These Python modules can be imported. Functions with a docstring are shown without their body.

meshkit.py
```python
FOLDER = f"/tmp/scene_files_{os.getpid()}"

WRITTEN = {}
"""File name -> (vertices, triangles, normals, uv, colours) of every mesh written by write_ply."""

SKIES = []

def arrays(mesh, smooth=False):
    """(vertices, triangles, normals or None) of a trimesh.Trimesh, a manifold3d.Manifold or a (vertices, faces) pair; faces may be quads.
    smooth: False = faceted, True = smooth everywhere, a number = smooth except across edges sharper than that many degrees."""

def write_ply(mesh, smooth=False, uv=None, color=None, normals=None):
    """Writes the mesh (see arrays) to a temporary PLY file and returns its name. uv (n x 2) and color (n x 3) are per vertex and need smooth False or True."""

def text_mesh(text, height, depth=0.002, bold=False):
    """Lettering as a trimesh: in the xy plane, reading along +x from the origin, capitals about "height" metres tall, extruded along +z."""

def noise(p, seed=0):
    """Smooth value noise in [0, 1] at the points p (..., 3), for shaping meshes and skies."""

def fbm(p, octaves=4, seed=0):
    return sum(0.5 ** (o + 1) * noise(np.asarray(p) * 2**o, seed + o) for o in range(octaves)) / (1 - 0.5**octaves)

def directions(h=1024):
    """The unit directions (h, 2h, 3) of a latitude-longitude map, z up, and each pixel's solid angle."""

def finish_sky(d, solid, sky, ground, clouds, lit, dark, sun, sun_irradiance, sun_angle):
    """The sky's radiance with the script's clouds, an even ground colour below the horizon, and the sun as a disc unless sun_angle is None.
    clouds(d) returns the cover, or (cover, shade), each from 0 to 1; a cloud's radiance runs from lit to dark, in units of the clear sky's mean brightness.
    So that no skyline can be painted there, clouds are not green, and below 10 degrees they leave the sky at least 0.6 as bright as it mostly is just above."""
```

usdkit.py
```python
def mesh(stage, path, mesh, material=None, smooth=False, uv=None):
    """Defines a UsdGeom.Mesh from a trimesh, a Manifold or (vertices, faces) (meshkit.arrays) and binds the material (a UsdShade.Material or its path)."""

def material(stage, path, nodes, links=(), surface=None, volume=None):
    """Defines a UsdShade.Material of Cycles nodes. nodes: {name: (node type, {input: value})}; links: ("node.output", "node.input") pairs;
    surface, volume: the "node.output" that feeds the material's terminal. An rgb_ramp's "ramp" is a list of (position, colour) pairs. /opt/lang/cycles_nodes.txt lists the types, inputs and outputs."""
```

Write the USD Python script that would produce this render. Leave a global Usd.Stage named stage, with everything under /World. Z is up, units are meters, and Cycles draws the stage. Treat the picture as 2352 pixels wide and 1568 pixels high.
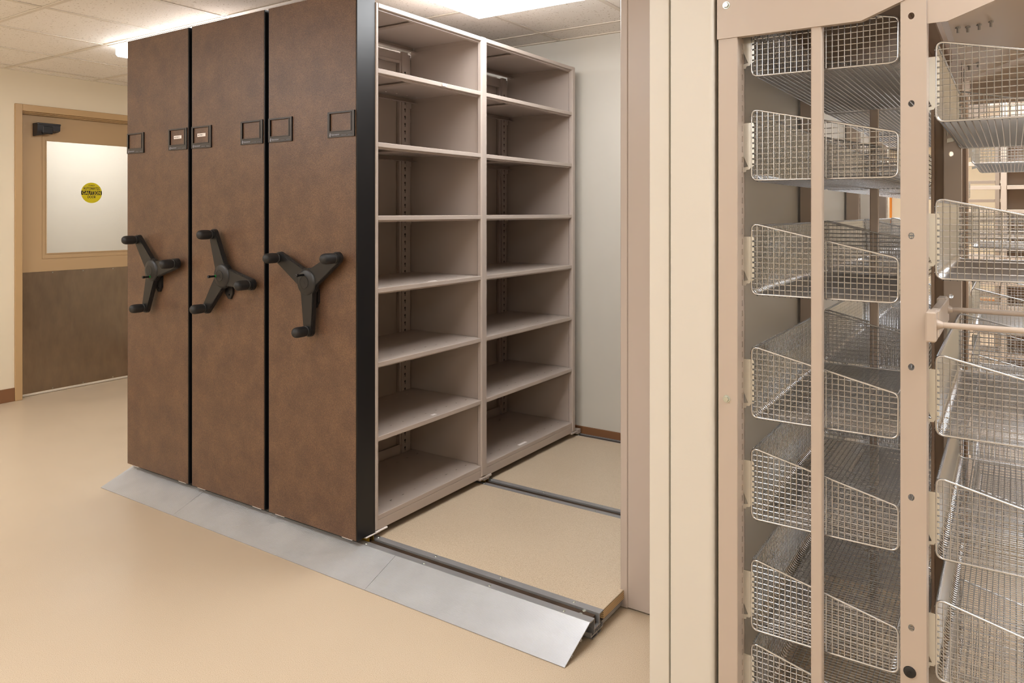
import math, random
import numpy as np, trimesh, manifold3d as m3
from shapely.geometry import Polygon, Point, box as sbox, LineString
from shapely.ops import unary_union
from shapely import affinity
import usdkit, meshkit
from pxr import Usd, UsdGeom, UsdShade, Gf, Sdf

random.seed(7)
stage = Usd.Stage.CreateInMemory()
UsdGeom.SetStageUpAxis(stage, 'Z')
UsdGeom.SetStageMetersPerUnit(stage, 1.0)
world = UsdGeom.Xform.Define(stage, '/World')
stage.SetDefaultPrim(world.GetPrim())
UsdGeom.Scope.Define(stage, '/World/Looks')

# ------------------------------------------------------------------ camera, light levels, exposure
# x runs along the floor tracks (towards the baskets), y runs away from the viewer along the shelves
EXPOSURE = 0.0
LAMP = 14.0            # radiance of the troffer lenses
LAMP_TINT = (0.97, 0.985, 1.0)
A = math.atan2(1149.0, 1719.0)
c_, s_ = math.cos(A), math.sin(A)
cam = UsdGeom.Camera.Define(stage, '/World/camera')
cam.AddTransformOp().Set(Gf.Matrix4d(c_, s_, 0, 0, 0, 0, 1, 0, s_, -c_, 0, 0, 0, 0, 1.40, 1))
cam.CreateHorizontalApertureAttr(36.0)
cam.CreateVerticalApertureAttr(24.0)
cam.CreateFocalLengthAttr(36.0 * 1719.0 / 2352.0)
cam.CreateVerticalApertureOffsetAttr(-36.0 * 297.0 / 2352.0)
cam.CreateClippingRangeAttr(Gf.Vec2f(0.05, 100))
cam.GetPrim().CreateAttribute('exposure', Sdf.ValueTypeNames.Float).Set(EXPOSURE)

# ------------------------------------------------------------------ helpers
def lin(r, g, b):
    f = lambda v: v / 255 / 12.92 if v / 255 <= 0.04045 else ((v / 255 + 0.055) / 1.055) ** 2.4
    return (f(r), f(g), f(b))

used = {}
def numbered(path):
    n = used.get(path, 0); used[path] = n + 1
    return path if n == 0 else '%s_%03d' % (path, n)

def pth(parent, name):
    base = '/World' if parent is None else str(parent.GetPath())
    return numbered(base + '/' + name)

def tag(p, label=None, cat=None, group=None, kind=None):
    for k, v in (('label', label), ('category', cat), ('group', group), ('kind', kind)):
        if v: p.SetCustomDataByKey(k, v)
    return p

def thing(name, label, cat, loc=(0, 0, 0), group=None, kind=None):
    x = UsdGeom.Xform.Define(stage, pth(None, name))
    x.AddTranslateOp().Set(Gf.Vec3d(*loc))
    return tag(x.GetPrim(), label, cat, group, kind)

def obj(name, mesh, mat, parent=None, smooth=False, label=None, cat=None, group=None, kind=None):
    if isinstance(mesh, list): mesh = join(mesh)
    p = usdkit.mesh(stage, pth(parent, name), mesh, M[mat], smooth=smooth).GetPrim()
    return tag(p, label, cat, group, kind)

def dup(root, loc, label):
    was = root.GetCustomData()
    r = thing(root.GetName().rstrip('0123456789').rstrip('_'), label, was['category'], loc, was.get('group'))
    r.GetReferences().AddInternalReference(root.GetPath())
    r.SetInstanceable(True)
    return r

def join(ms): return trimesh.util.concatenate([tm(m) for m in ms])
def tm(m):
    if isinstance(m, trimesh.Trimesh): return m
    if isinstance(m, tuple): return trimesh.Trimesh(np.asarray(m[0], float), np.asarray(m[1]), process=False)
    q = m.to_mesh()
    return trimesh.Trimesh(np.array(q.vert_properties[:, :3]), np.array(q.tri_verts), process=False)

def bx(x0, y0, z0, x1, y1, z1, b=0.0):
    lo, hi = np.minimum((x0, y0, z0), (x1, y1, z1)), np.maximum((x0, y0, z0), (x1, y1, z1))
    if b <= 0:
        m = trimesh.creation.box(hi - lo); m.apply_translation((lo + hi) / 2); return m
    b = min(b, (hi - lo).min() * 0.45)
    pts = []
    for i in range(8):
        sg = np.array([(i & 1), (i >> 1) & 1, (i >> 2) & 1])
        cpt = np.where(sg, hi, lo); inn = np.where(sg, -1, 1) * b
        for k in range(3):
            q = cpt + inn; q[k] = cpt[k]; pts.append(q)
    return tm(m3.Manifold.hull_points(np.array(pts)))

AX = {'z': np.eye(3),                                              # (u, v, extrude)
      'y': np.array([[1, 0, 0], [0, 0, -1], [0, 1, 0]], float),     # u->x, v->z, extrude -> -y (faces the viewer)
      'x': np.array([[0, 0, 1], [1, 0, 0], [0, 1, 0]], float)}      # u->y, v->z, extrude -> +x
def prism(poly, t, ax='z', at=(0, 0, 0)):
    """Extrude a 2-D outline by t along the axis; AT is where the outline plane stands."""
    out = []
    for g in getattr(poly, 'geoms', [poly]):
        e = trimesh.creation.extrude_polygon(g, t, engine='earcut')
        e.vertices = e.vertices @ AX[ax].T + np.asarray(at, float)
        out.append(e)
    return join(out)

def text(s, h, ax, at, depth=0.0006, bold=False, width=None, centre=True):
    t = meshkit.text_mesh(s, h, depth, bold)
    v = np.array(t.vertices); w = v[:, 0].max() - v[:, 0].min()
    if width: v[:, 0] *= width / w
    if centre: v[:, 0] -= (v[:, 0].max() + v[:, 0].min()) / 2
    t.vertices = v @ AX[ax].T + np.asarray(at, float)
    return t

def cyl(p, q, r, n=16, r2=None):
    p, q = np.asarray(p, float), np.asarray(q, float); d = q - p; L = np.linalg.norm(d)
    m = m3.Manifold.cylinder(L, r, r if r2 is None else r2, n)
    t = tm(m); t.apply_transform(trimesh.geometry.align_vectors([0, 0, 1], d / L)); t.apply_translation(p)
    return t

def lathe(profile, ax, at, n=24):
    """profile: (radius, height) pairs; height grows along the axis of AX."""
    t = trimesh.creation.revolve(np.array(profile, float), sections=n)
    t.vertices = t.vertices @ AX[ax].T + np.asarray(at, float)
    return t

def wire(pts, r, n=5, closed=False):
    """A round rod swept along a polyline."""
    P = np.asarray(pts, float); k = len(P)
    if closed: T = np.roll(P, -1, 0) - np.roll(P, 1, 0)
    else:
        T = np.empty_like(P); T[1:-1] = P[2:] - P[:-2]; T[0] = P[1] - P[0]; T[-1] = P[-1] - P[-2]
    T /= np.linalg.norm(T, axis=1)[:, None]
    ref = np.array([0, 0, 1.0]) if np.abs(T[:, 2]).max() < 0.9 else (np.array([0, 1.0, 0]) if np.abs(T[:, 1]).max() < 0.9 else np.array([1.0, 0, 0]))
    U = np.cross(T, ref); U /= np.maximum(np.linalg.norm(U, axis=1)[:, None], 1e-9); V = np.cross(T, U)
    a = np.arange(n) * 2 * np.pi / n
    ring = P[:, None] + r * (np.cos(a)[None, :, None] * U[:, None] + np.sin(a)[None, :, None] * V[:, None])
    f = []
    for i in range(k if closed else k - 1):
        j = (i + 1) % k
        for q in range(n):
            w = (q + 1) % n
            f += [[i * n + q, j * n + q, j * n + w], [i * n + q, j * n + w, i * n + w]]
    return trimesh.Trimesh(ring.reshape(-1, 3), f, process=False)

def rounded(pts, rad, k=5):
    """Polyline outline with round corners; rad per corner."""
    P = [np.asarray(p, float) for p in pts]; out = []
    for i, p in enumerate(P):
        a, b = P[i - 1] - p, P[(i + 1) % len(P)] - p
        r = rad[i] if np.ndim(rad) else rad
        if r <= 0: out.append(p); continue
        a /= np.linalg.norm(a); b /= np.linalg.norm(b)
        ang = math.acos(np.clip(a @ b, -1, 1)); d = r / math.tan(ang / 2)
        p0, p1 = p + a * d, p + b * d
        for t in np.linspace(0, 1, k): out.append((1 - t) ** 2 * p0 + 2 * t * (1 - t) * p + t * t * p1)
    return np.array(out)

# ------------------------------------------------------------------ materials
M = {}
def mat(name, nodes, links=(), surface='p.BSDF'):
    M[name] = usdkit.material(stage, '/World/Looks/' + name, nodes, links, surface)

def paint(name, col, rough=0.45, metallic=0.0, spec=0.5, bump=0.0, bscale=400, vary=0.0, vscale=3.0, coat=0.0):
    n = {'p': ('principled_bsdf', {'base_color': col, 'roughness': rough, 'metallic': metallic, 'specular_ior_level': spec, 'coat_weight': coat, 'coat_roughness': 0.2})}
    l = []
    if bump or vary: n['g'] = ('geometry', {})
    if bump:
        n['bn'] = ('noise_texture', {'scale': bscale, 'detail': 3}); n['b'] = ('bump', {'strength': bump, 'distance': 0.0008})
        l += [('g.position', 'bn.vector'), ('bn.fac', 'b.height'), ('b.normal', 'p.normal')]
    if vary:
        n['vn'] = ('noise_texture', {'scale': vscale, 'detail': 4})
        n['vr'] = ('rgb_ramp', {'ramp': [(0.3, tuple(x * (1 - vary) for x in col)), (0.7, tuple(min(1, x * (1 + vary)) for x in col))]})
        l += [('g.position', 'vn.vector'), ('vn.fac', 'vr.fac'), ('vr.color', 'p.base_color')]
    mat(name, n, l)

paint('wall_paint', lin(225, 211, 186), 0.55, bump=0.25, bscale=500, vary=0.012, vscale=2)
paint('wall_end_paint', lin(210, 203, 192), 0.45, bump=0.15, bscale=400)
paint('back_wall_paint', lin(203, 197, 186), 0.55, bump=0.2, bscale=500)
paint('shelf_metal', lin(182, 168, 158), 0.33, bump=0.06, bscale=900)
paint('shelf_back_metal', lin(168, 154, 142), 0.4)
paint('rack_metal', lin(187, 171, 157), 0.38, bump=0.08, bscale=700)
paint('rack_dark_metal', lin(170, 146, 125), 0.42)
paint('black_plastic', lin(24, 22, 22), 0.42, bump=0.15, bscale=1500)
paint('black_trim', lin(17, 17, 19), 0.36, bump=0.08, bscale=900)
paint('grip_rubber', lin(28, 27, 27), 0.55, bump=0.3, bscale=1200)
paint('holder_plastic', lin(58, 52, 48), 0.4)
paint('light_print', lin(150, 150, 160), 0.5)
paint('dark_print', lin(60, 48, 36), 0.6)
paint('white_label', lin(240, 232, 228), 0.5)
paint('green_plastic', lin(20, 190, 70), 0.4)
paint('dark_gap', lin(40, 30, 22), 0.7)
paint('door_paint', lin(180, 150, 112), 0.42, bump=0.08, bscale=600)
paint('frame_paint', lin(186, 153, 110), 0.4, bump=0.08, bscale=600)
paint('sweep_metal', lin(225, 215, 200), 0.35, metallic=0.3)
paint('sensor_plastic', lin(38, 38, 42), 0.35)
paint('yellow_sticker', lin(206, 188, 0), 0.4)
paint('sticker_black', lin(30, 22, 10), 0.5)
paint('base_rubber', lin(128, 88, 58), 0.4, bump=0.05)
paint('zinc', lin(215, 214, 208), 0.3, metallic=0.75, bump=0.1, bscale=300)
paint('bolt_zinc', lin(200, 205, 196), 0.3, metallic=0.9, bump=0.15, bscale=900)
paint('steel_track', lin(82, 64, 50), 0.45, metallic=0.6, bump=0.2, bscale=200, vary=0.25, vscale=14)
paint('brass_zinc', lin(196, 160, 70), 0.35, metallic=0.8)
paint('grid_metal', lin(226, 215, 201), 0.5)
paint('lamp_housing', lin(238, 232, 224), 0.4)
paint('orange_wood', lin(226, 140, 44), 0.45, vary=0.06, vscale=8)
paint('far_dark', lin(70, 52, 40), 0.6)
paint('chrome', lin(208, 210, 213), 0.22, metallic=1.0)
mat('glass', {'t': ('transparent_bsdf', {'color': (0.97, 0.965, 0.95)}), 'g': ('glossy_bsdf', {'roughness': 0.02}), 'f': ('fresnel', {'IOR': 1.45}), 'm': ('mix_closure', {})},
    [('f.fac', 'm.fac'), ('t.BSDF', 'm.closure1'), ('g.BSDF', 'm.closure2')], 'm.closure')
mat('lamp_lens', {'e': ('emission', {'color': LAMP_TINT, 'strength': LAMP})}, [], 'e.emission')
# speckled sheet vinyl
def vinyl(name, k=1.0):
    base, dk, lt = lin(198 * k, 179 * k, 154 * k), lin(160 * k, 136 * k, 108 * k), lin(222 * k, 206 * k, 185 * k)
    mat(name, {'g': ('geometry', {}), 'n': ('noise_texture', {'scale': 420, 'detail': 2, 'roughness': 0.6}), 'r': ('rgb_ramp', {'ramp': [(0.30, dk), (0.45, base), (0.56, base), (0.72, lt)]}),
               'n2': ('noise_texture', {'scale': 1.3, 'detail': 3}), 'mr': ('map_range', {'from_min': 0.3, 'from_max': 0.7, 'to_min': 0.30, 'to_max': 0.42}),
               'b': ('bump', {'strength': 0.08, 'distance': 0.0006}), 'p': ('principled_bsdf', {'roughness': 0.35, 'specular_ior_level': 0.45})},
        [('g.position', 'n.vector'), ('n.fac', 'r.fac'), ('r.color', 'p.base_color'), ('g.position', 'n2.vector'), ('n2.fac', 'mr.value'), ('mr.result', 'p.roughness'), ('n.fac', 'b.height'), ('b.normal', 'p.normal')])
vinyl('floor_vinyl')
# pebbled brown laminate of the end panels
mat('laminate', {'g': ('geometry', {}), 'v': ('voronoi_texture', {'scale': 300, 'randomness': 1.0}), 'n': ('noise_texture', {'scale': 9, 'detail': 6, 'roughness': 0.65}),
                 'n3': ('noise_texture', {'scale': 330, 'detail': 3, 'roughness': 0.6}),
                 'mx': ('mix_float', {'fac': 0.62}), 'r': ('rgb_ramp', {'ramp': [(0.36, lin(76, 54, 44)), (0.47, lin(92, 67, 51)), (0.54, lin(102, 75, 56)), (0.66, lin(122, 91, 66))]}),
                 'ad': ('math', {'math_type': 'multiply_add', 'value2': 0.35}), 'b': ('bump', {'strength': 0.5, 'distance': 0.0009}),
                 'p': ('principled_bsdf', {'roughness': 0.40, 'specular_ior_level': 0.55})},
    [('g.position', 'v.vector'), ('g.position', 'n.vector'), ('g.position', 'n3.vector'), ('n.fac', 'mx.a'), ('n3.fac', 'mx.b'), ('mx.result', 'r.fac'), ('r.color', 'p.base_color'),
     ('v.distance', 'ad.value1'), ('n3.fac', 'ad.value3'), ('ad.value', 'b.height'), ('b.normal', 'p.normal')])
# acoustic ceiling tile with pin holes
mat('ceiling_tile', {'g': ('geometry', {}), 'n': ('noise_texture', {'scale': 95, 'detail': 2, 'roughness': 0.5}), 'r': ('rgb_ramp', {'ramp': [(0.30, lin(200, 186, 170)), (0.36, lin(246, 239, 231))]}),
                     'b': ('bump', {'strength': 0.3, 'distance': 0.002}), 'p': ('principled_bsdf', {'roughness': 0.85, 'specular_ior_level': 0.2})},
    [('g.position', 'n.vector'), ('n.fac', 'r.fac'), ('r.color', 'p.base_color'), ('n.fac', 'b.height'), ('b.normal', 'p.normal')])
# mill-finish aluminium, streaked along x
def streaked(name, col, rough, sc, bump=0.12, metal=0.85):
    mat(name, {'g': ('geometry', {}), 'm': ('mapping', {'scale': sc}), 'n': ('noise_texture', {'scale': 1.0, 'detail': 5, 'roughness': 0.6}), 'n2': ('noise_texture', {'scale': 7.0, 'detail': 4}),
               'mr': ('map_range', {'from_min': 0.25, 'from_max': 0.75, 'to_min': rough - 0.04, 'to_max': rough + 0.05}), 'r': ('rgb_ramp', {'ramp': [(0.3, tuple(x * 0.93 for x in col)), (0.7, tuple(min(1, x * 1.05) for x in col))]}),
               'b': ('bump', {'strength': bump, 'distance': 0.0005}), 'p': ('principled_bsdf', {'metallic': metal})},
        [('g.position', 'm.vector'), ('m.vector', 'n.vector'), ('g.position', 'n2.vector'), ('n2.fac', 'r.fac'), ('r.color', 'p.base_color'), ('n.fac', 'mr.value'), ('mr.result', 'p.roughness'), ('n.fac', 'b.height'), ('b.normal', 'p.normal')])
streaked('aluminium', lin(192, 193, 197), 0.45, (4, 260, 260), 0.06, 0.5)
streaked('worn_aluminium', lin(160, 159, 160), 0.42, (6, 200, 200), 0.12, 0.5)
streaked('kick_steel', lin(152, 134, 114), 0.3, (6, 6, 2), 0.0, 0.9)
# plywood edge: plies as bands in z
mat('plywood', {'g': ('geometry', {}), 'x': ('separate_xyz', {}), 's': ('math', {'math_type': 'multiply', 'value2': 900.0}), 'sn': ('math', {'math_type': 'sine'}), 'r': ('rgb_ramp', {'ramp': [(0.2, lin(172, 142, 104)), (0.8, lin(214, 186, 144))]}), 'p': ('principled_bsdf', {'roughness': 0.7})},
    [('g.position', 'x.vector'), ('x.z', 's.value1'), ('s.value', 'sn.value1'), ('sn.value', 'r.fac'), ('r.color', 'p.base_color')])

# ------------------------------------------------------------------ the room
ZC = 2.455
XL, XP0, XP1, YB = -6.15, -0.783, -0.613, 4.0
YP = 1.809                       # end of the partition
S = dict(kind='structure')
obj('floor', [bx(-7.9, -3.2, -0.12, 3.4, 14, 0)], 'floor_vinyl', label='speckled beige sheet vinyl floor', cat='floor', **S)
# left wall with the door opening
DY0, DY1, DZ = 2.585, 3.80, 2.185
obj('wall_left', [bx(XL - .15, -3.2, 0, XL, DY0, 2.6), bx(XL - .15, DY1, 0, XL, YB, 2.6), bx(XL - .15, DY0, DZ, XL, DY1, 2.6)], 'wall_paint', label='cream wall with the tan door', cat='wall', **S)
obj('wall_back', [bx(XL - .15, YB, 0, XP0 + .03, YB + .15, 2.6)], 'back_wall_paint', label='cream wall behind the mobile shelving', cat='wall', **S)
obj('baseboard_left', [bx(XL, -3.0, 0, XL + .008, 2.562, .1, .002)], 'base_rubber', label='brown rubber base left of the door', cat='baseboard', **S)
obj('baseboard_back', [bx(XL + .01, YB - .008, 0, XP0, YB, .108, .002)], 'base_rubber', label='brown rubber base below the back wall', cat='baseboard', **S)
# partition: main leaf with round arrises, narrower strip beside it with a groove between
R_ = .014
main = Polygon(rounded([(-.7245, YP), (XP1, YP), (XP1, 4.9), (-.7245, 4.9)], [.004, R_, 0, 0]))
strip = Polygon(rounded([(XP0, YP + .004), (-.729, YP + .004), (-.729, 4.9), (XP0, 4.9)], [.003, .003, 0, 0]))
core = sbox(-.735, YP + .02, -.70, 4.88)
pw = obj('wall_partition', [prism(main, 2.6, 'z')], 'wall_end_paint', smooth=30, label='cream partition end between the shelving aisle and wire baskets', cat='wall', **S)
obj('corner_strip', [prism(strip, 2.6, 'z'), prism(core, 2.6, 'z')], 'wall_end_paint', pw)
obj('baseboard_partition', [bx(XP1, YP + .12, 0, XP1 + .008, 4.9, .1, .002)], 'base_rubber', label='brown rubber base behind the wire baskets', cat='baseboard', **S)
# rooms beyond
obj('wall_far_left', [bx(-1.95, 4.9, 0, -1.8, 13.5, 2.6), bx(-1.95, 4.9, 0, XP1, 5.0, 2.6)], 'wall_paint', label='cream wall far beyond the wire baskets', cat='wall', **S)
obj('baseboard_far', bx(-1.8, 13.285, 0, 3.2, 13.3, .1), 'orange_wood', label='orange base of the end wall far beyond the baskets', cat='baseboard', **S)
obj('wall_far', [bx(-1.95, 13.3, 0, 3.4, 13.5, 2.6)], 'wall_paint', label='cream end wall of the far room', cat='wall', **S)
obj('wall_right', [bx(3.2, -3.2, 0, 3.4, 13.5, 2.6)], 'wall_paint', label='cream wall on the right', cat='wall', **S)
obj('wall_front', [bx(-7.9, -3.2, 0, 3.4, -3.0, 2.6)], 'wall_paint', label='cream wall behind the camera', cat='wall', **S)
obj('wall_corridor', [bx(-7.9, -3.2, 0, -7.75, 6.6, 2.6)], 'back_wall_paint', label='cream corridor wall seen through the door glass', cat='wall', **S)
obj('wall_corridor', [bx(-7.9, 6.6, 0, XL - .1, 6.75, 2.6), bx(XL - .15, YB + .15, 0, XL - .02, 6.6, 2.6)], 'wall_paint', label='cream corridor end wall', cat='wall', **S)

# ceiling: slab, lay-in tiles and grid bars
GX0, GY0, PX, PY = -2.315, 2.50, .613, .633
xs = [GX0 + PX * k for k in range(-9, 10)]
ys = [GY0 + PY * k for k in range(-9, 5)]
clamp = lambda v, a, b: min(max(v, a), b)
# lamps: (cell column, cell row, columns wide) in the grid
lamps = [(-4, 0, 2), (0, 0, 2), (-4, -4, 2), (0, -4, 2), (4, -2, 2), (4, 1, 2), (3, 3, 1), (-8, -4, 2), (-4, -8, 2), (0, -8, 2), (4, -8, 2)]
lampcells = {(c + i, r) for c, r, w in lamps for i in range(w)}
ceil = obj('ceiling', [bx(-7.9, -3.2, ZC + .06, 3.4, 13.5, ZC + .2)], 'wall_paint', label='suspended ceiling of pinholed lay-in tiles', cat='ceiling', **S)
tmpl = {}
for i in range(-9, 9):
    for j in range(-9, 4):
        if (i, j) in lampcells: continue
        x0, x1 = clamp(GX0 + PX * i, XL, 3.2), clamp(GX0 + PX * (i + 1), XL, 3.2)
        y0, y1 = clamp(GY0 + PY * j, -3.0, 4.99), clamp(GY0 + PY * (j + 1), -3.0, 4.99)
        if x1 - x0 < .02 or y1 - y0 < .02: continue
        if x1 <= XP0 - .5: y1 = min(y1, YB)
        if y1 - y0 < .02: continue
        obj('tile', bx(x0 + .009, y0 + .009, ZC + .002, x1 - .009, y1 - .009, ZC + .02, .004), 'ceiling_tile', ceil)
for x in xs:
    if XL < x < 3.2: obj('grid_bar', [bx(x - .012, -3.0, ZC - .002, x + .012, 4.99 if x > XP0 - .5 else YB, ZC + .001)], 'grid_metal', ceil)
for y in ys:
    if -3.0 < y < YB: obj('cross_bar', [bx(XL, y - .012, ZC - .0025, 3.2, y + .012, ZC + .0012)], 'grid_metal', ceil)
obj('wall_angle', [bx(XL, -3, ZC - .003, XL + .022, YB, ZC + .002), bx(XL, YB - .022, ZC - .003, XP0, YB, ZC + .002)], 'grid_metal', ceil)
obj('far_tile_field', [bx(-1.95, 5.0, ZC, 3.4, 13.4, ZC + .02), bx(-7.8, -3.1, ZC, XL - .15, 6.6, ZC + .02)], 'ceiling_tile', ceil)

LAB = {(-4, 0): 'ceiling light just above the top of the left mobile unit', (0, 0): 'ceiling light above the open aisle right of the mobile units'}
def lamp(x0, y0, x1, y1, label, group=None):
    t = thing('ceiling_light', label, 'ceiling light', ((x0 + x1) / 2, (y0 + y1) / 2, ZC), group)
    a, b = (x1 - x0) / 2 - .012, (y1 - y0) / 2 - .012
    fr = sbox(-a, -b, a, b).difference(sbox(-a + .022, -b + .022, a - .022, b - .022))
    obj('frame', prism(fr, .018, 'z', (0, 0, -.006)), 'lamp_housing', t)
    obj('lens', bx(-a + .03, -b + .03, -.07, a - .03, b - .03, .008, .012), 'lamp_lens', t)
    return t
for c, r, w in lamps:
    lamp(GX0 + PX * c, GY0 + PY * r, GX0 + PX * (c + w), GY0 + PY * (r + 1), LAB.get((c, r), 'ceiling light in the grid outside the picture'), None if (c, r) in LAB else 'ceiling lights behind the camera')
for x, y in ((.4, 6.2), (2.0, 6.2), (.4, 10.2), (2.0, 10.2), (-.85, 6.0), (-.85, 8.6), (-.85, 11.4)):
    lamp(x - .6, y - .3, x + .6, y + .3, 'ceiling light in the far room beyond the baskets', 'far room ceiling lights')
lamp(-7.3, 3.3, -6.7, 4.5, 'corridor ceiling light behind the glazed door')

# ------------------------------------------------------------------ door on the left
FY0, FY1, FZ = 2.563, 3.822, 2.207
fr = []
for y0, y1 in ((FY0, FY0 + .05), (FY1 - .05, FY1)): fr.append(bx(XL - .16, y0, 0, XL + .014, y1, FZ, .003))
fr.append(bx(XL - .16, FY0 + .05, FZ - .05, XL + .0139, FY1 - .05, FZ, .003))
fr += [bx(XL - .13, FY0 + .05, 0, XL - .112, FY0 + .066, FZ - .05), bx(XL - .055, FY0 + .05, FZ - .066, XL - .035, FY1 - .05, FZ - .05, .002), bx(XL - .02, FY0 + .05, FZ - .058, XL - .008, FY1 - .05, FZ - .05, .002)]
obj('trim_1', fr, 'frame_paint', label='tan painted steel frame around the glazed door', cat='door frame', **S)
DX = -6.22
leafy0, leafy1, leafz = 2.617, 3.768, FZ - .054
gy0, gy1, gz0, gz1 = 2.814, 3.575, 1.082, 1.950
door = thing('door_1', 'tan automatic door with large glass and brown steel kick plate', 'door', (0, 0, 0), kind='structure')
leaf = sbox(leafy0, .012, leafy1, leafz).difference(sbox(gy0 - .012, gz0 - .012, gy1 + .012, gz1 + .012))
obj('leaf', prism(leaf, .044, 'x', (DX - .044, 0, 0)), 'door_paint', door)
mo = sbox(gy0 - .03, gz0 - .042, gy1 + .03, gz1 + .038).difference(sbox(gy0, gz0, gy1, gz1))
mi = sbox(gy0 - .008, gz0 - .008, gy1 + .008, gz1 + .008).difference(sbox(gy0, gz0, gy1, gz1))
obj('glazing_bead', [prism(mo, .004, 'x', (DX, 0, 0)), prism(mi, .009, 'x', (DX, 0, 0))], 'door_paint', door)
obj('glass_pane', bx(DX - .024, gy0 - .011, gz0 - .011, DX - .018, gy1 + .011, gz1 + .011), 'glass', door)
kp = obj('kick_plate', bx(DX, leafy0 + .005, .022, DX + .0025, leafy1 - .005, .942, .001), 'kick_steel', door)
for z in (.93, .03):
    for y in (2.86, 3.09, 3.33, 3.56): obj('screw', lathe([(0, .002), (.0035, .0015), (.0045, 0)], 'x', (DX + .0025, y, z), 10), 'bolt_zinc', kp)
obj('door_sweep', bx(DX - .01, leafy0 + .003, .003, DX + .006, leafy1 - .003, .02, .003), 'sweep_metal', door)
# sticker on the glass
sy, sz, sr = 3.167, 1.557, .083
stk = obj('caution_sticker', prism(Point(sy, sz).buffer(sr, 24), .0008, 'x', (DX - .018, 0, 0)), 'yellow_sticker', None, label='round yellow caution sticker on the door glass', cat='sticker')
band = Point(sy, sz).buffer(sr - .0005, 24).intersection(sbox(sy - .1, sz - .0165, sy + .1, sz + .0165))
obj('black_band', prism(band, .0005, 'x', (DX - .0172, 0, 0)), 'sticker_black', stk)
obj('lettering', [text('AUTOMATIC', .0195, 'x', (DX - .0172, sy, sz + .0255), bold=True, width=.132), text('DOOR', .0195, 'x', (DX - .0172, sy, sz - .0435), bold=True, width=.064), text('STANLEY', .0095, 'x', (DX - .0172, sy, sz + .0545), bold=True, width=.05)], 'sticker_black', stk)
obj('caution_lettering', text('CAUTION', .0255, 'x', (DX - .0166, sy, sz - .0125), bold=True, width=.146), 'yellow_sticker', stk)
# motion sensor above the glass
sen = thing('motion_sensor', 'black motion sensor box at the top corner of the door', 'sensor', (DX, 2.80, 2.03))
prof = Polygon(rounded([(0, .047), (0, -.05), (.045, -.05), (.075, -.012), (.078, .047)], [.003, .006, .02, .025, .006]))
e = prism(prof, .164, 'z'); v = np.array(e.vertices); v = np.stack([v[:, 0], v[:, 2] - .082, v[:, 1]], 1); e.vertices = v; e.invert()
k = np.clip((v[:, 1] - .03) / .05, 0, 1) ** 2
v2 = v.copy(); v2[:, 2] = np.where(v[:, 2] < 0, v[:, 2] * (1 - .75 * k), v[:, 2]); e.vertices = v2
obj('housing', e, 'sensor_plastic', sen)
obj('visor', bx(.0, -.084, .036, .083, .084, .05, .003), 'sensor_plastic', sen)
obj('front_cover', bx(.05, -.045, -.03, .08, .03, .03, .006), 'black_trim', sen)

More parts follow.
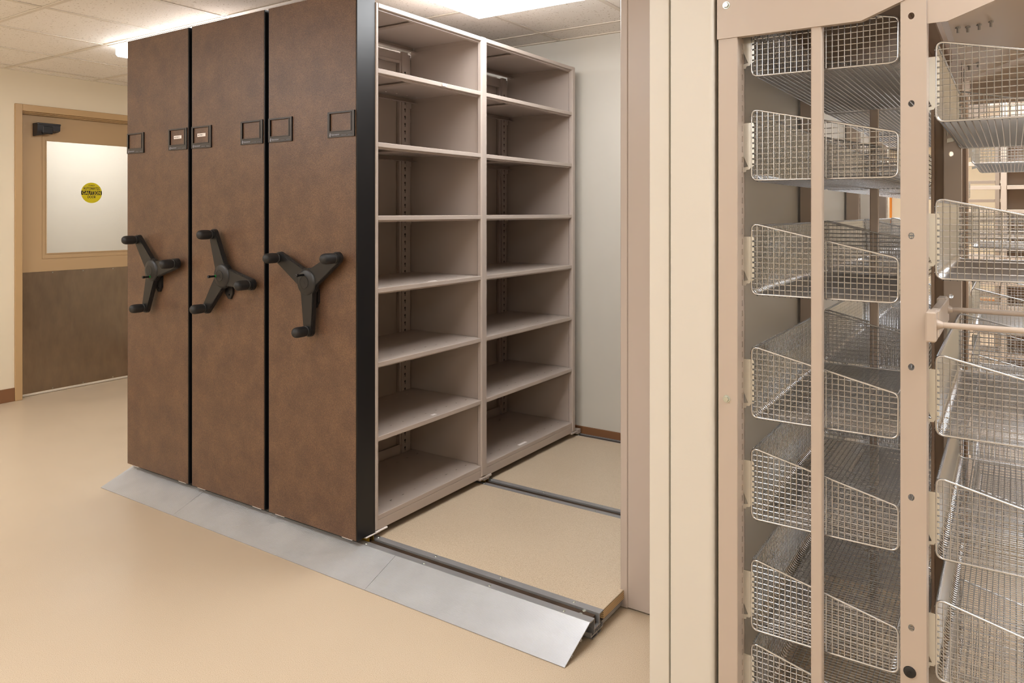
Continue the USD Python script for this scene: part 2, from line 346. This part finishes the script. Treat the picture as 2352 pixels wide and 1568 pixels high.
# ------------------------------------------------------------------ floor tracks, platform and ramp
ZP = .065
TX0, TX1 = -3.848, -1.142
plat = thing('track_platform', 'raised vinyl platform with three floor tracks and aluminium ramp', 'track platform', (0, 0, 0))
def fpanel(y0, y1):
    p = obj('floor_panel', bx(TX0, y0, ZP - .004, TX1 - .001, y1, ZP, .0008), 'floor_vinyl', plat)
    obj('plywood_edge', [bx(TX0, y0, ZP - .031, TX1, y1, ZP - .0042)], 'plywood', p)
    obj('cross_channel', bx(TX1 - .04, y0, .012, TX1 - .006, y1, .026), 'worn_aluminium', p); obj('cross_channel', bx(TX0 + .01, y0, .0, TX0 + .04, y1, .026), 'worn_aluminium', p)
fpanel(2.262, 2.975); fpanel(3.065, 3.94)
def rail(y0, y1):
    """An extruded aluminium channel with flanges; the steel bar runs down its middle."""
    ym = (y0 + y1) / 2
    g = .017
    P = lambda a, b, c, d: sbox(a, b, c, d)
    prof = unary_union([P(y0, ZP - .004, ym - g, ZP), P(ym + g, ZP - .004, y1, ZP), P(ym - g - .003, .012, ym - g, ZP), P(ym + g, .012, ym + g + .003, ZP), P(y0 + .004, .012, y1 - .004, .016),
                        P(ym - .022, .028, ym + .022, .032), P(ym - .008, .012, ym - .005, .03), P(ym + .005, .012, ym + .008, .03), P(y0 + .004, .012, y0 + .007, .026), P(y1 - .007, .012, y1 - .004, .026), P(ym - .03, .0, ym + .03, .004), P(ym - .0015, .0, ym + .0015, .014)])
    r = obj('rail', prism(prof, TX1 - TX0, 'x', (TX0, 0, 0)), 'worn_aluminium', plat)
    bar = unary_union([P(ym - .0105, .032, ym + .0105, .0605), P(ym - .014, .032, ym + .014, .037)])
    obj('track_bar', prism(bar, TX1 - TX0 - .012, 'x', (TX0, 0, 0)), 'steel_track', r)
    sc = [lathe([(0, .0028), (.004, .0022), (.0055, 0)], 'z', (x, y, ZP), 10) for x in np.arange(TX0 + .16, TX1, .305) for y in (y0 + .012, y1 - .012)]
    sc += [lathe([(0, .0035), (.006, .003), (.0075, 0)], 'z', (TX1 - .055, ym + d, ZP - .006), 12) for d in (-.0125, .0125)]
    obj('rail_screws', sc, 'bolt_zinc', r, kind='stuff')
rail(2.168, 2.262); rail(2.975, 3.065); rail(3.94, 3.99)
# ramp: thin ribbed plate in three lengths
ribs = []
n = 46; L0 = np.array([2.000, .0005]); L1 = np.array([2.166, ZP - .002])
d = (L1 - L0) / np.linalg.norm(L1 - L0); nn = np.array([-d[1], d[0]])
top = []
for i in range(n + 1):
    p = L0 + (L1 - L0) * i / n
    top.append(p + nn * .0034)
    if i < n:
        q0, q1, q2 = (L0 + (L1 - L0) * (i + t) / n for t in (.62, .70, .92))
        top += [q0 + nn * .0034, q1 + nn * .0029, q2 + nn * .0029]
ramp_prof = Polygon([tuple(L0)] + [tuple(t) for t in top] + [tuple(L1 + np.array([.004, .002])), tuple(L1)])
for x0, x1 in ((TX0, -3.2185), (-3.2170, -1.9925), (-1.9910, TX1)):
    r = obj('ramp_plate', prism(ramp_prof, x1 - x0, 'x', (x0, 0, 0)), 'aluminium', plat)
    teeth = [prism(Polygon([tuple(L0 + (L1 - L0) * t), tuple(L0 + (L1 - L0) * (t + .012)), tuple(L0 + (L1 - L0) * (t + .02) - nn * .008), tuple(L0 + (L1 - L0) * (t + .005) - nn * .007)]), x1 - x0, 'x', (x0, 0, 0)) for t in (.24, .28, .60, .63)]
    obj('under_rib', teeth, 'aluminium', r)

# ------------------------------------------------------------------ mobile shelving units
SZ = [1.991, 1.687, 1.385, 1.087, .783, .478, .156]
ZTOP, ZB, ZPT = 2.258, .100, 2.289
DEP = .455
def keyholes(h0, h1):
    hs = []
    for z in np.arange(h0, h1, .0381):
        hs.append(unary_union([Point(0, z).buffer(.0055, 5), sbox(-.0028, z - .015, .0028, z)]))
    return unary_union(hs)
def shelf_mesh(y0, y1, holes=True):
    top = sbox(y0, -DEP, y1, -.0015)
    if holes:
        ds = []
        for y in np.arange(y0 + .075, y1 - .03, .0762):
            for x in (-.07, -DEP + .07):
                ds.append(Polygon([(y - .0075, x), (y, x - .0032), (y + .0075, x), (y, x + .0032)]))
        top = top.difference(unary_union(ds))
    t = prism(top, .0012, 'z')
    v = np.array(t.vertices); t.vertices = np.stack([v[:, 1], v[:, 0], v[:, 2] - .0012], 1); t.invert()
    out = [t]
    # front and rear lips: rolled box edge, then a return
    for sx in (0, 1):
        f = (lambda x: x) if sx == 0 else (lambda x: -DEP - x)
        a, b = f(0), f(-.003)
        out += [bx(a, y0, -.019, b, y1, 0, .0013), bx(f(-.002), y0, -.019, f(-.016), y1, -.0175), bx(f(-.014), y0, -.026, f(-.0155), y1, -.0175), bx(f(-.0155), y0, -.026, f(-.034), y1, -.0248)]
    out += [bx(-DEP + .01, y0, -.02, -.02, y0 + .0015, 0), bx(-DEP + .01, y1 - .0015, -.02, -.02, y1, 0)]
    return join(out)

def mobile_unit(xr, label, wheel, pin, sections, stickers=(), green=True):
    u = thing('mobile_shelving_unit', label, 'mobile shelving', (xr, 0, ZP))
    z_ = lambda z: z - ZP
    W = .540
    # end panel: laminate face in a black box
    obj('end_panel', bx(-W + .0045, 2.1285, z_(.092), -.0045, 2.15, z_(ZPT - .001), .0008), 'laminate', u)
    obj('edge_trim', [bx(-W, 2.130, z_(.091), -W + .0045, 2.232, z_(ZPT), .001), bx(-.0045, 2.130, z_(.091), 0, 2.232, z_(ZPT), .001), bx(-W + .004, 2.151, z_(.091), -.004, 2.232, z_(ZPT - .004)), bx(-.003, 2.130, z_(.0915), .0012, 2.1525, z_(ZPT), .0006)], 'black_trim', u)
    for x in (-.09, -.5): obj('glide_tab', bx(x, 2.132, z_(.086), x + .06, 2.150, z_(.0915), .002), 'white_label', u)
    # frame posts
    obj('front_post', bx(-.03, 2.2325, z_(ZB), .005, 2.2465, z_(ZTOP), .002), 'shelf_metal', u)
    obj('front_post', [bx(-.022, 2.962, z_(ZB), .006, 3.010, z_(ZTOP + .003), .006)], 'shelf_metal', u)
    obj('front_post', [bx(-.022, 3.873, z_(ZB), .006, 3.908, z_(ZTOP + .003), .005)], 'shelf_metal', u)
    obj('side_sheet', [bx(-DEP - .012, 2.233, z_(ZB), -.02, 2.2345, z_(ZTOP))], 'shelf_metal', u)
    obj('side_sheet', [bx(-DEP - .012, 2.979, z_(ZB), -.02, 2.992, z_(ZTOP))], 'shelf_metal', u)
    obj('side_sheet', [bx(-DEP - .012, 3.884, z_(ZB), -.02, 3.897, z_(ZTOP))], 'shelf_metal', u)
    for y in (2.2465, 2.940, 3.01, 3.851):
        kh = sbox(-.021, z_(ZB), .021, z_(ZTOP - .03)).difference(keyholes(z_(.18), z_(2.16)))
        kh = affinity.translate(kh, y + .0005 - (.021 if y in (2.940, 3.851) else -.021), 0)
        w = [prism(kh, .0016, 'x', (-DEP, 0, 0)), bx(-DEP - .0115, kh.bounds[0] - .002, z_(ZB), -DEP, kh.bounds[0], z_(ZTOP - .03)), bx(-DEP - .0115, kh.bounds[2], z_(ZB), -DEP, kh.bounds[2] + .002, z_(ZTOP - .03))]
        obj('rear_post', w, 'shelf_metal', u)
        obj('post_backing', bx(-DEP - .006, kh.bounds[0], z_(ZB), -DEP - .0045, kh.bounds[2], z_(ZTOP - .03)), 'dark_gap', u)
    for (a, b) in ((2.2485, 2.977), (2.994, 3.882)):
        # rear: frame of folded flanges round a recessed sheet
        q = sbox(a, z_(ZB + .02), b, z_(ZTOP - .035)).difference(sbox(a + .12, z_(ZB + .1), b - .09, z_(ZTOP - .075)))
        xb = -DEP - .014
        obj('back_frame', [prism(q, .0015, 'x', (xb, 0, 0)), bx(xb - .012, a + .105, z_(ZB + .1), xb + .008, a + .12, z_(ZTOP - .075), .002), bx(xb - .012, b - .09, z_(ZB + .1), xb + .008, b - .079, z_(ZTOP - .075), .002),
                           bx(xb - .012, a + .12, z_(ZTOP - .09), xb + .008, b - .09, z_(ZTOP - .075), .002)], 'shelf_metal', u)
        obj('back_sheet', bx(xb - .016, a + .01, z_(ZB + .02), xb - .0145, b - .01, z_(ZTOP - .04)), 'shelf_back_metal', u)
    # shelves
    for (a, b) in ((2.2475, 2.9775), (2.9935, 3.8825)):
        sm = shelf_mesh(a, b)
        smp = shelf_mesh(a, b, False)
        for i, z in enumerate([ZTOP] + SZ):
            m = (smp if i == 0 else sm).copy(); m.apply_translation((0.0045 if i == 0 else .002, 0, z_(z)))
            s_p = obj('shelf', m, 'shelf_metal', u)
            if i < 7:
                ym = a + (b - a) * .44
                obj('stiffener', [bx(-DEP + .02, ym - .035, z_(z) - .016, -.036, ym + .035, z_(z) - .0014, .006)], 'shelf_metal', s_p)
            for (bay, lev, yl, ww) in stickers:
                if lev == i and (bay == 0) == (a < 2.5):
                    obj('shelf_label', bx(.0058, yl, z_(z) - .0155, .0066, yl + ww, z_(z) - .004) if i == 1 else bx(-.034, yl, z_(z) + .0001, -.018, yl + ww, z_(z) + .0008), 'white_label', s_p)
        for z in SZ: obj('rear_clip', bx(-DEP + .001, b - .05, z_(z) - .05, -DEP + .004, b - .012, z_(z) - .02), 'shelf_metal', u)
        obj('kick_plate', bx(-.004, a - .001, z_(.096), .002, b + .001, z_(.1365), .0015), 'shelf_metal', u); obj('kick_plate', bx(-DEP, a, z_(.096), -DEP + .004, b, z_(.137)), 'shelf_metal', u)
    # carriage
    obj('carriage_foot', [bx(-.05, 2.235, z_(.088), .007, 2.30, z_(.0955), .002), bx(-.05, 2.18, z_(.084), .0025, 2.262, z_(.0905), .002)], 'white_label', u)
    obj('carriage_foot', [bx(-.05, 2.945, z_(.088), .009, 3.045, z_(.0985), .002), bx(-.03, 2.985, z_(.078), .004, 3.03, z_(.09))], 'shelf_metal', u)
    obj('carriage_foot', [bx(-.05, 3.86, z_(.088), .009, 3.925, z_(.0985), .002), bx(-.03, 3.935, z_(.074), .006, 3.975, z_(.098))], 'shelf_metal', u)
    for yc in (2.215, 3.02, 3.962):
        obj('wheel_housing', [bx(-.05, yc - .013, z_(.054), -.004, yc - .0105, z_(.094)), bx(-.05, yc + .0105, z_(.054), -.004, yc + .013, z_(.094)), bx(-.5, yc - .013, z_(.075), -.05, yc + .013, z_(.094))], 'brass_zinc', u)
        obj('wheel', [cyl((xx, yc - .009, z_(.072)), (xx, yc + .009, z_(.072)), .021, 20) for xx in (-.06, -.46)], 'steel_track', u)
    # hand wheel
    hx, hz, hy = -.245, z_(1.112), 2.093
    hub = Point(0, 0).buffer(.058, 24)
    arms = [hub]
    for q in range(3):
        t = math.radians(wheel + 120 * q); ex, ez = .199 * math.cos(t), .199 * math.sin(t)
        nx, nz = -math.sin(t), math.cos(t)
        arms.append(unary_union([Point(ex, ez).buffer(.0255, 12), Polygon([(nx * .043, nz * .043), (ex + nx * .0255, ez + nz * .0255), (ex - nx * .0255, ez - nz * .0255), (-nx * .043, -nz * .043)])]))
    sp = unary_union(arms).buffer(.012, 6).buffer(-.012, 6)
    hw = obj('handwheel', [prism(sp, .014, 'y', (hx, hy + .012, hz)), prism(sp.buffer(-.0025, 4), .004, 'y', (hx, hy - .002, hz)), prism(sp.buffer(-.0045, 4), .0035, 'y', (hx, hy - .004, hz)), cyl((hx, 2.1285, hz), (hx, hy, hz), .028, 24)], 'black_plastic', u)
    obj('hub_cap', [lathe([(0, .013), (.024, .0128), (.0245, .0115), (.0262, .0115), (.0265, .0122), (.044, .009), (.052, .004), (.054, 0)], 'y', (hx, hy - .0065, hz), 40)], 'black_plastic', hw, smooth=35)
    obj('emblem', [prism(affinity.rotate(unary_union([sbox(-.005, -.004, .003, .007), Polygon([(-.005, -.004), (.006, -.009), (.006, -.003)])]), 8), .0012, 'y', (hx, hy - .0185, hz))], 'black_trim', hw)
    for q in range(3):
        t = math.radians(wheel + 120 * q); ex, ez = hx + .199 * math.cos(t), hz + .199 * math.sin(t)
        pr = [(0, .078), (.008, .0768), (.015, .073), (.0195, .067), (.0215, .058), (.0218, .045), (.0214, .021), (.0185, .0195), (.0185, .014), (.0205, .0125), (.0205, 0)]
        obj('grip', lathe(pr, 'y', (ex, hy - .004, ez), 24), 'grip_rubber', hw, smooth=40)
    pa = math.radians(pin); px, pz = hx + .031 * math.cos(pa), hz + .031 * math.sin(pa)
    obj('lock_pin', lathe([(0, .048), (.003, .048), (.0042, .049), (.0064, .048), (.0062, .038), (.0045, .034), (.0045, .0)], 'y', (px, hy - .0075, pz), 14), 'black_trim', hw)
    if green: obj('lock_indicator', cyl((px, hy - .0135, pz), (px, hy - .021, pz), .0054, 12), 'green_plastic', hw, label='green lock indicator ring')
    lug = Polygon(rounded([(-.022, -.03), (.034, -.03), (.034, -.082), (.018, -.108), (.004, -.108), (-.022, -.082)], .006)).difference(Point(.012, -.088).buffer(.0045, 8))
    obj('mounting_plate', prism(lug, .011, 'y', (hx, 2.1285, hz)), 'black_plastic', hw)
    # label holders
    for k, x0 in enumerate((-.534, -.162)):
        z0, z1 = z_(1.7025), z_(1.807); w = .1545
        o = sbox(0, 0, w, z1 - z0).difference(sbox(.014, .026, w - .021, z1 - z0 - .007))
        i_ = sbox(.011, .023, w - .017, z1 - z0 - .0045).difference(sbox(.014, .026, w - .021, z1 - z0 - .007))
        h = obj('label_holder', [prism(o, .0045, 'y', (x0, 2.1285, z0)), prism(i_, .0065, 'y', (x0, 2.1285, z0)), bx(x0 + w - .012, 2.122, z0, x0 + w, 2.1285, z1, .001), bx(x0, 2.123, z0, x0 + .009, 2.1285, z1, .001)], 'holder_plastic', u)
        obj('maker_lettering', [text('Spacesaver', .0062, 'y', (x0 + .023, 2.124, z0 + .0085), .0004, True, .046, False), text('CORPORATION', .0022, 'y', (x0 + .08, 2.124, z0 + .0065), .0004, False, .027, False), text('1 800 492-3434', .0024, 'y', (x0 + .118, 2.124, z0 + .0065), .0004, False, .022, False)], 'light_print', h)
        em = unary_union([LineString([(0, 0), (.0035, -.007), (.007, 0), (.0035, .007), (0, 0)]).buffer(.0008), LineString([(-.001, -.002), (.0035, -.0085)]).buffer(.0007), LineString([(.0035, .0035), (.0035, -.004)]).buffer(.0007)])
        obj('maker_emblem', prism(em, .0004, 'y', (x0 + .0125, 2.124, z0 + .0115)), 'light_print', h)
        if k in sections:
            cx = x0 + w * .5 - .004
            obj('paper_label', bx(cx - .032, 2.1278, z0 + .055, cx + .032, 2.1285, z0 + .0705), 'white_label', h, label='white paper label strip')
            obj('label_lettering', text(sections[k], .0052, 'y', (cx - .006, 2.1278, z0 + .0602), .0003, True, .042), 'dark_print', h)
    return u

mobile_unit(-3.295, 'leftmost brown mobile shelving unit nearest the glazed door', 131.7, 280, {1: 'SECTION  B'})
mobile_unit(-2.730, 'middle brown mobile shelving unit between the two others', 111.4, 185, {0: 'SECTION  C'})
mobile_unit(-2.165, 'rightmost mobile shelving unit with its empty beige shelves facing the aisle', 151.6, 100, {}, [(0, 1, 2.66, .03), (0, 6, 2.62, .03), (1, 7, 3.34, .075), (0, 4, 2.6, .05)], green=False)

# ------------------------------------------------------------------ fixed shelving unit against the partition
su = thing('fixed_shelving_unit', 'tall taupe end panel of the fixed shelving unit beside the partition', 'shelving', (-1.156, 2.42, 0))
obj('end_post', bx(0, 0, .002, .0285, .03, 2.28, .003), 'shelf_metal', su)
obj('end_panel', bx(.0292, .002, .006, .36, .02, 2.28, .001), 'shelf_metal', su)
obj('base_leveller', [bx(.03, .012, 0, .355, .03, .006)], 'black_trim', su)
obj('far_end_panel', bx(0, 1.48, .0, .36, 1.5, 2.28, .002), 'shelf_metal', su)
obj('back_sheet', bx(.345, .02, .03, .347, 1.48, 2.27), 'shelf_metal', su)
obj('divider', bx(.0, .74, .03, .345, .775, 2.28, .003), 'shelf_metal', su)
for z in [2.278] + SZ:
    for a, b in ((.021, .74), (.775, 1.48)):
        obj('shelf', [bx(.0, a, z - .002, .345, b, z), bx(0, a, z - .022, .003, b, z, .001), bx(.003, a, z - .022, .03, b, z - .0205)], 'shelf_metal', su)
obj('kick_plate', [bx(.004, .03, 0.004, .008, 1.48, .136)], 'shelf_metal', su)

# ------------------------------------------------------------------ wire basket racks
YF = 1.82; PB = .86
def slots(z0, z1, p=.0254): return unary_union([sbox(-.0022, z, .0022, z + .014) for z in np.arange(z0, z1, p)])
rack = thing('basket_rack', 'beige metal rack holding the left column of wire baskets by the partition', 'storage rack', (0, 0, 0))
for k in range(4):
    y = YF + PB * k
    # slotted upright: folded channel
    side = sbox(y + .002, .0, y + .058, 2.3).difference(affinity.translate(slots(.05, 1.93), y + .038, 0))
    obj('upright', [bx(-.604, y, .0, -.556, y + .004, 2.3, .0015), prism(side, .0016, 'x', (-.5576, 0, 0)), bx(-.604, y + .002, .0, -.602, y + .058, 2.3), bx(-.604, y + .056, 0, -.556, y + .058, 2.3)], 'rack_metal', rack)
    obj('slot_backing', bx(-.575, y + .03, .0, -.572, y + .046, 2.3), 'dark_gap', rack)
    obj('support_post', bx(-.387, y + .001, .0, -.3625, y + .026, 1.9, .0025), 'rack_metal', rack)
    hd = Polygon([(-.606, 1.826), (-.28, 1.826), (-.10, 1.895), (-.10, 2.3), (-.606, 2.3)])
    h = obj('header_plate', [prism(hd, .0025, 'y', (0, y, 0)), prism(hd.difference(hd.buffer(-.0015)), .016, 'y', (0, y + .0155, 0))], 'rack_metal', rack)
    if k == 0:
        for z in (1.907,): obj('bolt', [lathe([(0, .006), (.0062, .0058), (.0072, .004), (.0072, 0)], 'y', (-.583, y - .0025, z), 6), lathe([(0, .0015), (.009, .0012), (.0095, 0)], 'y', (-.583, y - .0025, z), 20)], 'bolt_zinc', h)
obj('bolt', [lathe([(0, .006), (.0062, .0058), (.0072, .004), (.0072, 0)], 'y', (-.583, YF, .942), 6), lathe([(0, .0015), (.009, .0012), (.0095, 0)], 'y', (-.583, YF, .942), 20)], 'bolt_zinc', rack)
obj('canopy', [bx(-.604, YF + .017, 2.02, -.20, YF + PB, 2.025), bx(-.604, YF + .02, 1.95, -.602, YF + PB, 2.02)], 'rack_metal', rack)
obj('base_beam', [bx(-.604, YF + .06, .02, -.56, YF + 3 * PB, .09, .003)], 'rack_metal', rack)

rackb = thing('basket_rack', 'beige metal rack with round post holes holding the right column of baskets', 'storage rack', (0, 0, 0))
def holed(x0, x1, zs, z1=2.3, r=.0062):
    p = sbox(x0, 0, x1, z1)
    xm = x0 + (x1 - x0) * .42
    return p.difference(unary_union([affinity.scale(Point(xm, z).buffer(r, 10), 1, 1.2) for z in zs]))
hz = [1.825 - .2642 * k for k in range(6)]
hz = [1.823, 1.634, 1.349, 1.066, .785, .504]
pp = holed(-.202, -.152, hz)
obj('front_post', [prism(pp, .003, 'y', (0, YF + .003, 0)), bx(-.202, YF + .001, 0, -.199, YF + .05, 2.3, .001), bx(-.155, YF + .001, 0, -.152, YF + .05, 2.3, .001)], 'rack_metal', rackb)
obj('levelling_cap', [lathe([(0, .006), (.003, .006), (.0032, .0048), (.0075, .0046), (.0115, .003), (.0125, 0)], 'y', (-.184, YF, .408), 24)], 'black_plastic', rackb, smooth=30, label='black round levelling cap')
obj('post_slot', bx(-.187, YF - .0004, .32, -.181, YF, .372), 'dark_gap', rackb)
for k in (1,):
    y = YF + PB * k
    q = holed(-.177, -.130, [1.58, 1.14, .70])
    obj('upright', [prism(q, .003, 'y', (0, y + .003, 0)), bx(-.177, y + .001, 0, -.174, y + .05, 2.3, .001), bx(-.133, y + .001, 0, -.130, y + .05, 2.3, .001)], 'rack_metal', rackb)
    obj('rear_channel', [bx(-.203, y + .03, 0, -.177, y + .032, 2.3), bx(-.212, y + .004, 0, -.203, y + .032, 2.3, .001)], 'rack_dark_metal', rackb)
obj('upright', [bx(-.177, YF + 2 * PB + .03, 0, -.155, YF + 2 * PB + .033, 2.3), bx(-.156, YF + 2 * PB, 0, -.148, YF + 2 * PB + .033, 2.3, .001)], 'rack_dark_metal', rackb)
hb = Polygon([(-.1515, 1.803), (-.114, 1.803), (.30, 1.953), (.30, 2.2), (-.1515, 2.2)])
obj('header_plate', [prism(hb, .0025, 'y', (0, YF + .006, 0))], 'rack_metal', rackb)
sl = (1.953 - 1.803) / .414
can = Polygon([(-.114, 1.806), (.30, 1.956), (.30, 1.960), (-.114, 1.81)])
cp = obj('canopy', [prism(can, PB - .03, 'y', (0, YF + PB - .02, 0)), bx(.30, YF + .006, 1.95, .303, YF + PB - .02, 2.2)], 'rack_metal', rackb)
for (x, y) in ((-.10, 1.93), (-.083, 1.965), (-.062, 1.99), (-.04, 2.01), (-.10, 2.45), (-.08, 2.46)):
    z = 1.806 + sl * (x + .114)
    obj('canopy_bolt', [cyl((x, y, z), (x, y, z - .004), .0052, 6), cyl((x, y, z - .004), (x, y, z - .014), .0028, 8)], 'worn_aluminium', cp)
obj('cross_plate', [bx(-.125, YF + PB + .012, 1.803, .6, YF + PB + .015, 2.1), bx(-.125, YF + PB + .012, 1.803, -.122, YF + PB + .05, 2.1)], 'rack_metal', rackb)
obj('rear_canopy', [bx(-.125, YF + PB + .05, 1.86, .3, YF + 1.5 * PB, 1.865), bx(-.125, YF + 1.5 * PB, 1.78, .6, YF + 1.5 * PB + .003, 2.1)], 'rack_metal', rackb)
obj('top_channel', [bx(-.199, YF + .06, 1.86, -.155, YF + PB, 1.90, .003), bx(-.20, YF + .06, 1.80, -.197, YF + PB, 1.86)], 'rack_dark_metal', rackb)

# hanging bar bracket with two rods
rb = thing('rod_bracket', 'beige bracket with two horizontal rods right of the holed post', 'rod holder', (-.152, 1.80, 1.163))
obj('bracket_arm', [bx(.004, .035, -.032, .022, .345, .026, .002)], 'rack_metal', rb)
obj('end_cap', [bx(.0, -.01, -.036, .020, .045, .028, .003)], 'rack_metal', rb)
obj('end_cap', [bx(.0, .275, -.036, .020, .335, .030, .003)], 'rack_metal', rb)
for y in (.008, .308):
    r_ = obj('rod', [cyl((.02, y, 0), (.46, y, 0), .0062, 18)], 'rack_metal', rb, smooth=40)
    obj('rod_collar', lathe([(0, .012), (.0066, .012), (.0105, .004), (.0105, 0)], 'x', (.0195, y, 0), 18), 'rack_metal', r_, smooth=40)

# ------------------------------------------------------------------ wire basket
BD, BH, BF, BL, BR = .325, .175, .100, .805, .017
def basket(loc, label, group):
    t = thing('wire_basket', label, 'wire basket', loc, group)
    wr, rr = .00115, .0027
    px, pz = .01335, .0131
    out = rounded([(0, 0), (BD, 0), (BD, BF), (0, BH)], [BR, BR, BR * .9, BR * .8], 6)
    ztop = lambda x: BH + (BF - BH) * x / BD
    rim = [wire(np.stack([out[:, 0], np.full(len(out), y), out[:, 1]], 1), rr, 7, True) for y in (0, BL)]
    rim += [wire([(.003, 0, BH - .006), (.003, BL, BH - .006)], rr, 7), wire([(BD - .003, 0, BF - .004), (BD - .003, BL, BF - .004)], rr, 7)]
    obj('rim', rim, 'chrome', t, smooth=60)
    X = np.arange(1, int(BD / px) + 1) * px
    Z = np.arange(1, int(BH / pz) + 1) * pz
    for y in (-.0012, BL + .0012):
        e = [wire([(x, y, -.001), (x, y, ztop(x) + .001)], wr) for x in X if x < BD - .006]
        for z in Z:
            xe = BD if z <= BF - .012 else (BH - z) / (BH - BF) * BD
            xe = min(BD, math.floor((xe + .004) / px) * px + .001) if z > BF - .012 else BD
            if xe > .02: e.append(wire([(-.0035, y * 1.0 + .0024 * (1 if y < 0 else -1), z), (xe, y + .0024 * (1 if y < 0 else -1), z)], wr))
        obj('end_mesh', e, 'chrome', t, smooth=60)
    Yk = np.arange(1, int(BL / pz)) * pz
    ar = np.linspace(0, np.pi / 2, 4)
    arcb = [(BR - BR * math.cos(a), BR - BR * math.sin(a)) for a in ar]
    arcf = [(BD - BR + BR * math.sin(a), BR - BR * math.cos(a)) for a in ar]
    obj('back_mesh', [wire([(0.0005, y, BH - .003), (0.0005, y, BR)], wr, 4) for y in Yk] + [wire([(-.0018, 0, z), (-.0018, BL, z)], wr, 4) for z in Z if z > BR * .6 and z < BH - .01], 'chrome', t, smooth=60)
    obj('bottom_mesh', [wire([(p[0], y, p[1]) for p in arcb + arcf], wr, 4) for y in Yk] + [wire([(x, 0, -.0024), (x, BL, -.0024)], .0015, 5) for x in X if x < BD - .012], 'chrome', t, smooth=60)
    obj('front_mesh', [wire([(BD - .0005, y, BR), (BD - .0005, y, BF - .002)], wr, 4) for y in Yk] + [wire([(BD + .0018, 0, z), (BD + .0018, BL, z)], wr, 4) for z in Z if BR * .6 < z < BF - .006], 'chrome', t, smooth=60)
    teeth = unary_union([sbox(-.0005, z - .0022, .008, z + .0022) for z in Z if .03 < z < .137])
    br = Polygon([(-.030, .142), (.004, .142), (.0065, .137), (.0065, .036), (-.002, .031), (-.004, .027), (-.012, .026), (-.013, .021), (-.030, .018), (-.030, .030), (-.008, .034), (-.030, .085)]).difference(teeth)
    for y in (-.0005, BL + .001):
        obj('hook_bracket', [prism(br, .0015, 'y', (0, y, 0)), bx(-.030, y - .001, .04, -.0285, y + .012, .14)], 'zinc', t)
    return t
AZ = [1.736, 1.479, 1.197, .893, .642, .368, .160]
BZ = [1.597, 1.255, .915, .647, .382, .10]
YBK = YF + .052
ords = ['highest', 'second', 'third', 'fourth', 'fifth', 'sixth', 'seventh']
proto = None
def put(loc, label, group):
    global proto
    if proto is None: proto = basket(loc, label, group); return
    r = dup(proto, loc, label); r.SetCustomDataByKey('group', group)
for k in range(4):
    for i, z in enumerate(AZ):
        if k == 3 and i in (0, 6): continue
        where = ['behind the thin beige post', 'one bay further back', 'two bays further back', 'in the farthest bay'][k]
        put((-.537, YBK + PB * k, z), '%s wire basket down the left rack, %s' % (ords[i], where), 'wire baskets on the left rack')
for k in (0, 2):
    for i, z in enumerate(BZ):
        where = {0: 'nearest the holed post', 2: 'in the bay behind the near baskets'}[k]
        put((-.138, YBK + PB * k, z), '%s wire basket down the right rack, %s' % (ords[i], where), 'wire baskets on the right rack')

# ------------------------------------------------------------------ far shelving seen between the baskets
def far_unit(x0, ws, y0, label, zs):
    t = thing('far_shelving', label, 'shelving', (x0, y0, 0))
    for w in ws:
        obj('post', bx(w - .02, .3, 0, w + .02, .34, 2.2, .003), 'rack_metal', t)
        obj('post', bx(w - .018, .0, 0, w + .018, .03, 2.2, .003), 'rack_metal', t)
    for k, (a, b) in enumerate(zip(ws, ws[1:])):
        if k: obj('back_sheet', bx(a, .345, 0.05, b, .348, 2.2), 'rack_dark_metal', t)
        for z in zs:
            obj('shelf', [bx(a + .02, 0, z - .003, b - .02, .34, z), bx(a + .02, -.003, z - .028, b - .02, 0, z, .001), bx(a + .02, 0, z - .028, b - .02, .02, z - .027)], 'rack_metal', t)
    return t
far_unit(-.36, [0, .31, 1.26, 2.21], 6.3, 'beige metal shelving far behind the right wire baskets', [1.418 + .17 * q for q in range(-7, 4)])
far_unit(-.42, [0, .3, 1.3, 2.3], 8.6, 'farthest beige shelving, behind the other far shelving', [1.524 + .182 * q for q in range(-7, 4)])
od = thing('orange_door_frame', 'orange wooden door post on the end wall far beyond the baskets', 'door frame', (-1.65, 13.3, 0))
obj('jamb', bx(0, -.03, .1, .055, 0, 2.1, .003), 'orange_wood', od)
obj('head', bx(-.145, -.03, 2.1, .055, 0, 2.2, .003), 'orange_wood', od)
obj('bumper_rail', bx(-1.25, 13.26, .50, 3.1, 13.3, .62, .006), 'orange_wood', label='orange bumper rail along the end wall far beyond the baskets', cat='rail')
